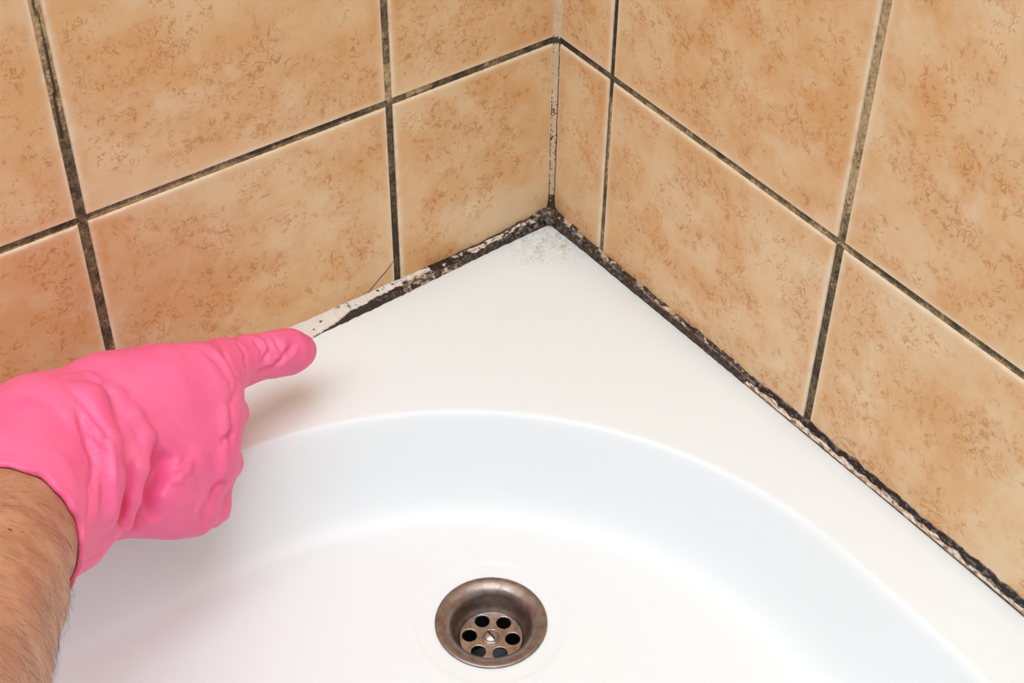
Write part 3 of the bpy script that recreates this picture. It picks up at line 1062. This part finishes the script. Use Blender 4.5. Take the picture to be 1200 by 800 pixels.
# arm: one continuous body, forearm into wrist, palm and fingers inside the glove
VOXA = VOX
body_prims = [
    (arm_pts + [WRIST, J(140, 510, 0.935, 0.020), J(222, 470, 0.962, 0.013), J(290, 422, 0.998, 0.0085), J(345, 412.5, 1.026, 0.0075)], 0.006),
    ([J(140, 535, 0.935, 0.018), J(230, 495, 0.963, 0.013), J(265, 486, 0.985, 0.0075), J(258, 493, 1.006, 0.0072), J(235, 496, 1.004, 0.007)], 0.005),
    ([J(145, 555, 0.935, 0.016), J(226, 545, 0.959, 0.012), J(258, 542, 0.978, 0.0072), J(252, 548, 1.000, 0.007), J(230, 548, 0.998, 0.007)], 0.005),
    ([J(150, 570, 0.935, 0.012), J(215, 588, 0.952, 0.009), J(248, 596, 0.966, 0.0060), J(243, 599, 0.984, 0.006), J(225, 596, 0.988, 0.006)], 0.005),
    ([J(112, 485, 0.948, 0.015), J(160, 464, 0.975, 0.012), J(205, 463, 0.997, 0.010), J(232, 470, 1.004, 0.008)], 0.005),
]
bp = np.concatenate([np.array(p) for p, k in body_prims])
VOX = 0.0017
lo2 = (bp[:, :3] - bp[:, 3:4]).min(0) - 0.01
hi2 = (bp[:, :3] + bp[:, 3:4]).max(0) + 0.01
bf = np.full(tuple(((hi2 - lo2) / VOX).astype(int) + 1), 0.05)
for p, k in body_prims: cap_chain(bf, lo2, p, k)
BV, BF = surface_nets(bf, lo2)
del bf, field
BV = relax(BV, BF, 6)
BN = normals(BV, BF)
BV = BV + BN * np.array([0.0007 * fbm(*(v * 22), 2) for v in BV])[:, None]


def front_point(V, Nn, u, v):
    pr = project(V); fr = ((CAM - V) * Nn).sum(1) > 0
    fi = np.where(fr)[0]
    d2 = (pr[fi, 0] - u) ** 2 + (pr[fi, 1] - v) ** 2
    near = fi[d2 < d2.min() * 1.5 + 6]
    return V[near[np.argmin(pr[near, 2])]]


_o = unproj(-60, 760, 0.68)
MOLES = [(p - _o, r) for p, r in [(front_point(BV, BN, 12, 618), 0.0016), (front_point(BV, BN, 27, 622), 0.0008), (front_point(BV, BN, 40, 700), 0.0007)]]
M_GLOVE = make_glove_mat()
M_SKIN = make_skin()
person = bpy.data.objects.new('person', None)
C.objects.link(person)
person.location = tuple(unproj(-60, 760, 0.68))
tag(person, 'bare hairy forearm in a pink rubber glove, index finger pointing at the mouldy sealant', 'person')
bpy.context.view_layer.update()
inv = np.array(person.location)
arm = mesh_obj('arm', BV - inv, BF, M_SKIN, person)
glove = mesh_obj('rubber_glove', GV - inv, GF, M_GLOVE, person, cols=gcol)
glove['label'] = 'pink rubber glove with a loose buckled cuff'

# arm hair


def arm_hair():
    BN2 = normals(BV, BF)
    pr = project(BV)
    ok = np.where((pr[:, 0] > -140) & (pr[:, 1] > 500) & (pr[:, 1] < 960) & (((BV - Cc) @ ax) < 0.0))[0]
    V = []; F = []
    toward = -ax
    down = np.array([0, 0, -1.0])
    right = R[0]
    for i in rng.choice(ok, 2800):
        n = BN2[i]; p = BV[i] + (rng.random(3) - 0.5) * 0.0015
        g = toward * 0.7 + down * 0.5 + right * 0.35 + rng.normal(0, 0.45, 3)
        g = g - n * (g @ n); g /= np.linalg.norm(g) + 1e-9
        L = rng.uniform(0.005, 0.012)
        lift = rng.uniform(0.12, 0.55)
        curl = np.cross(n, g) * rng.normal(0, 0.7)
        r = rng.uniform(0.00004, 0.00007)
        a = np.cross(g, n); base = len(V)
        k = 5
        for s in range(k + 1):
            t = s / k
            q = p - n * 0.0003 + L * (g * t + curl * t * t + n * lift * t * (1 - 0.45 * t))
            rr = r * (1 - 0.8 * t)
            for ph in (0, 2.094, 4.188):
                V.append(q + rr * (a * math.cos(ph) + n * math.sin(ph)))
        for s in range(k):
            for e in range(3):
                A_ = base + s * 3 + e; B2 = base + s * 3 + (e + 1) % 3
                F.append((A_, B2, B2 + 3, A_ + 3))
    o = mesh_obj('arm_hair', np.array(V) - inv, F, M_HAIR, person)
    o['kind'] = 'stuff'


arm_hair()
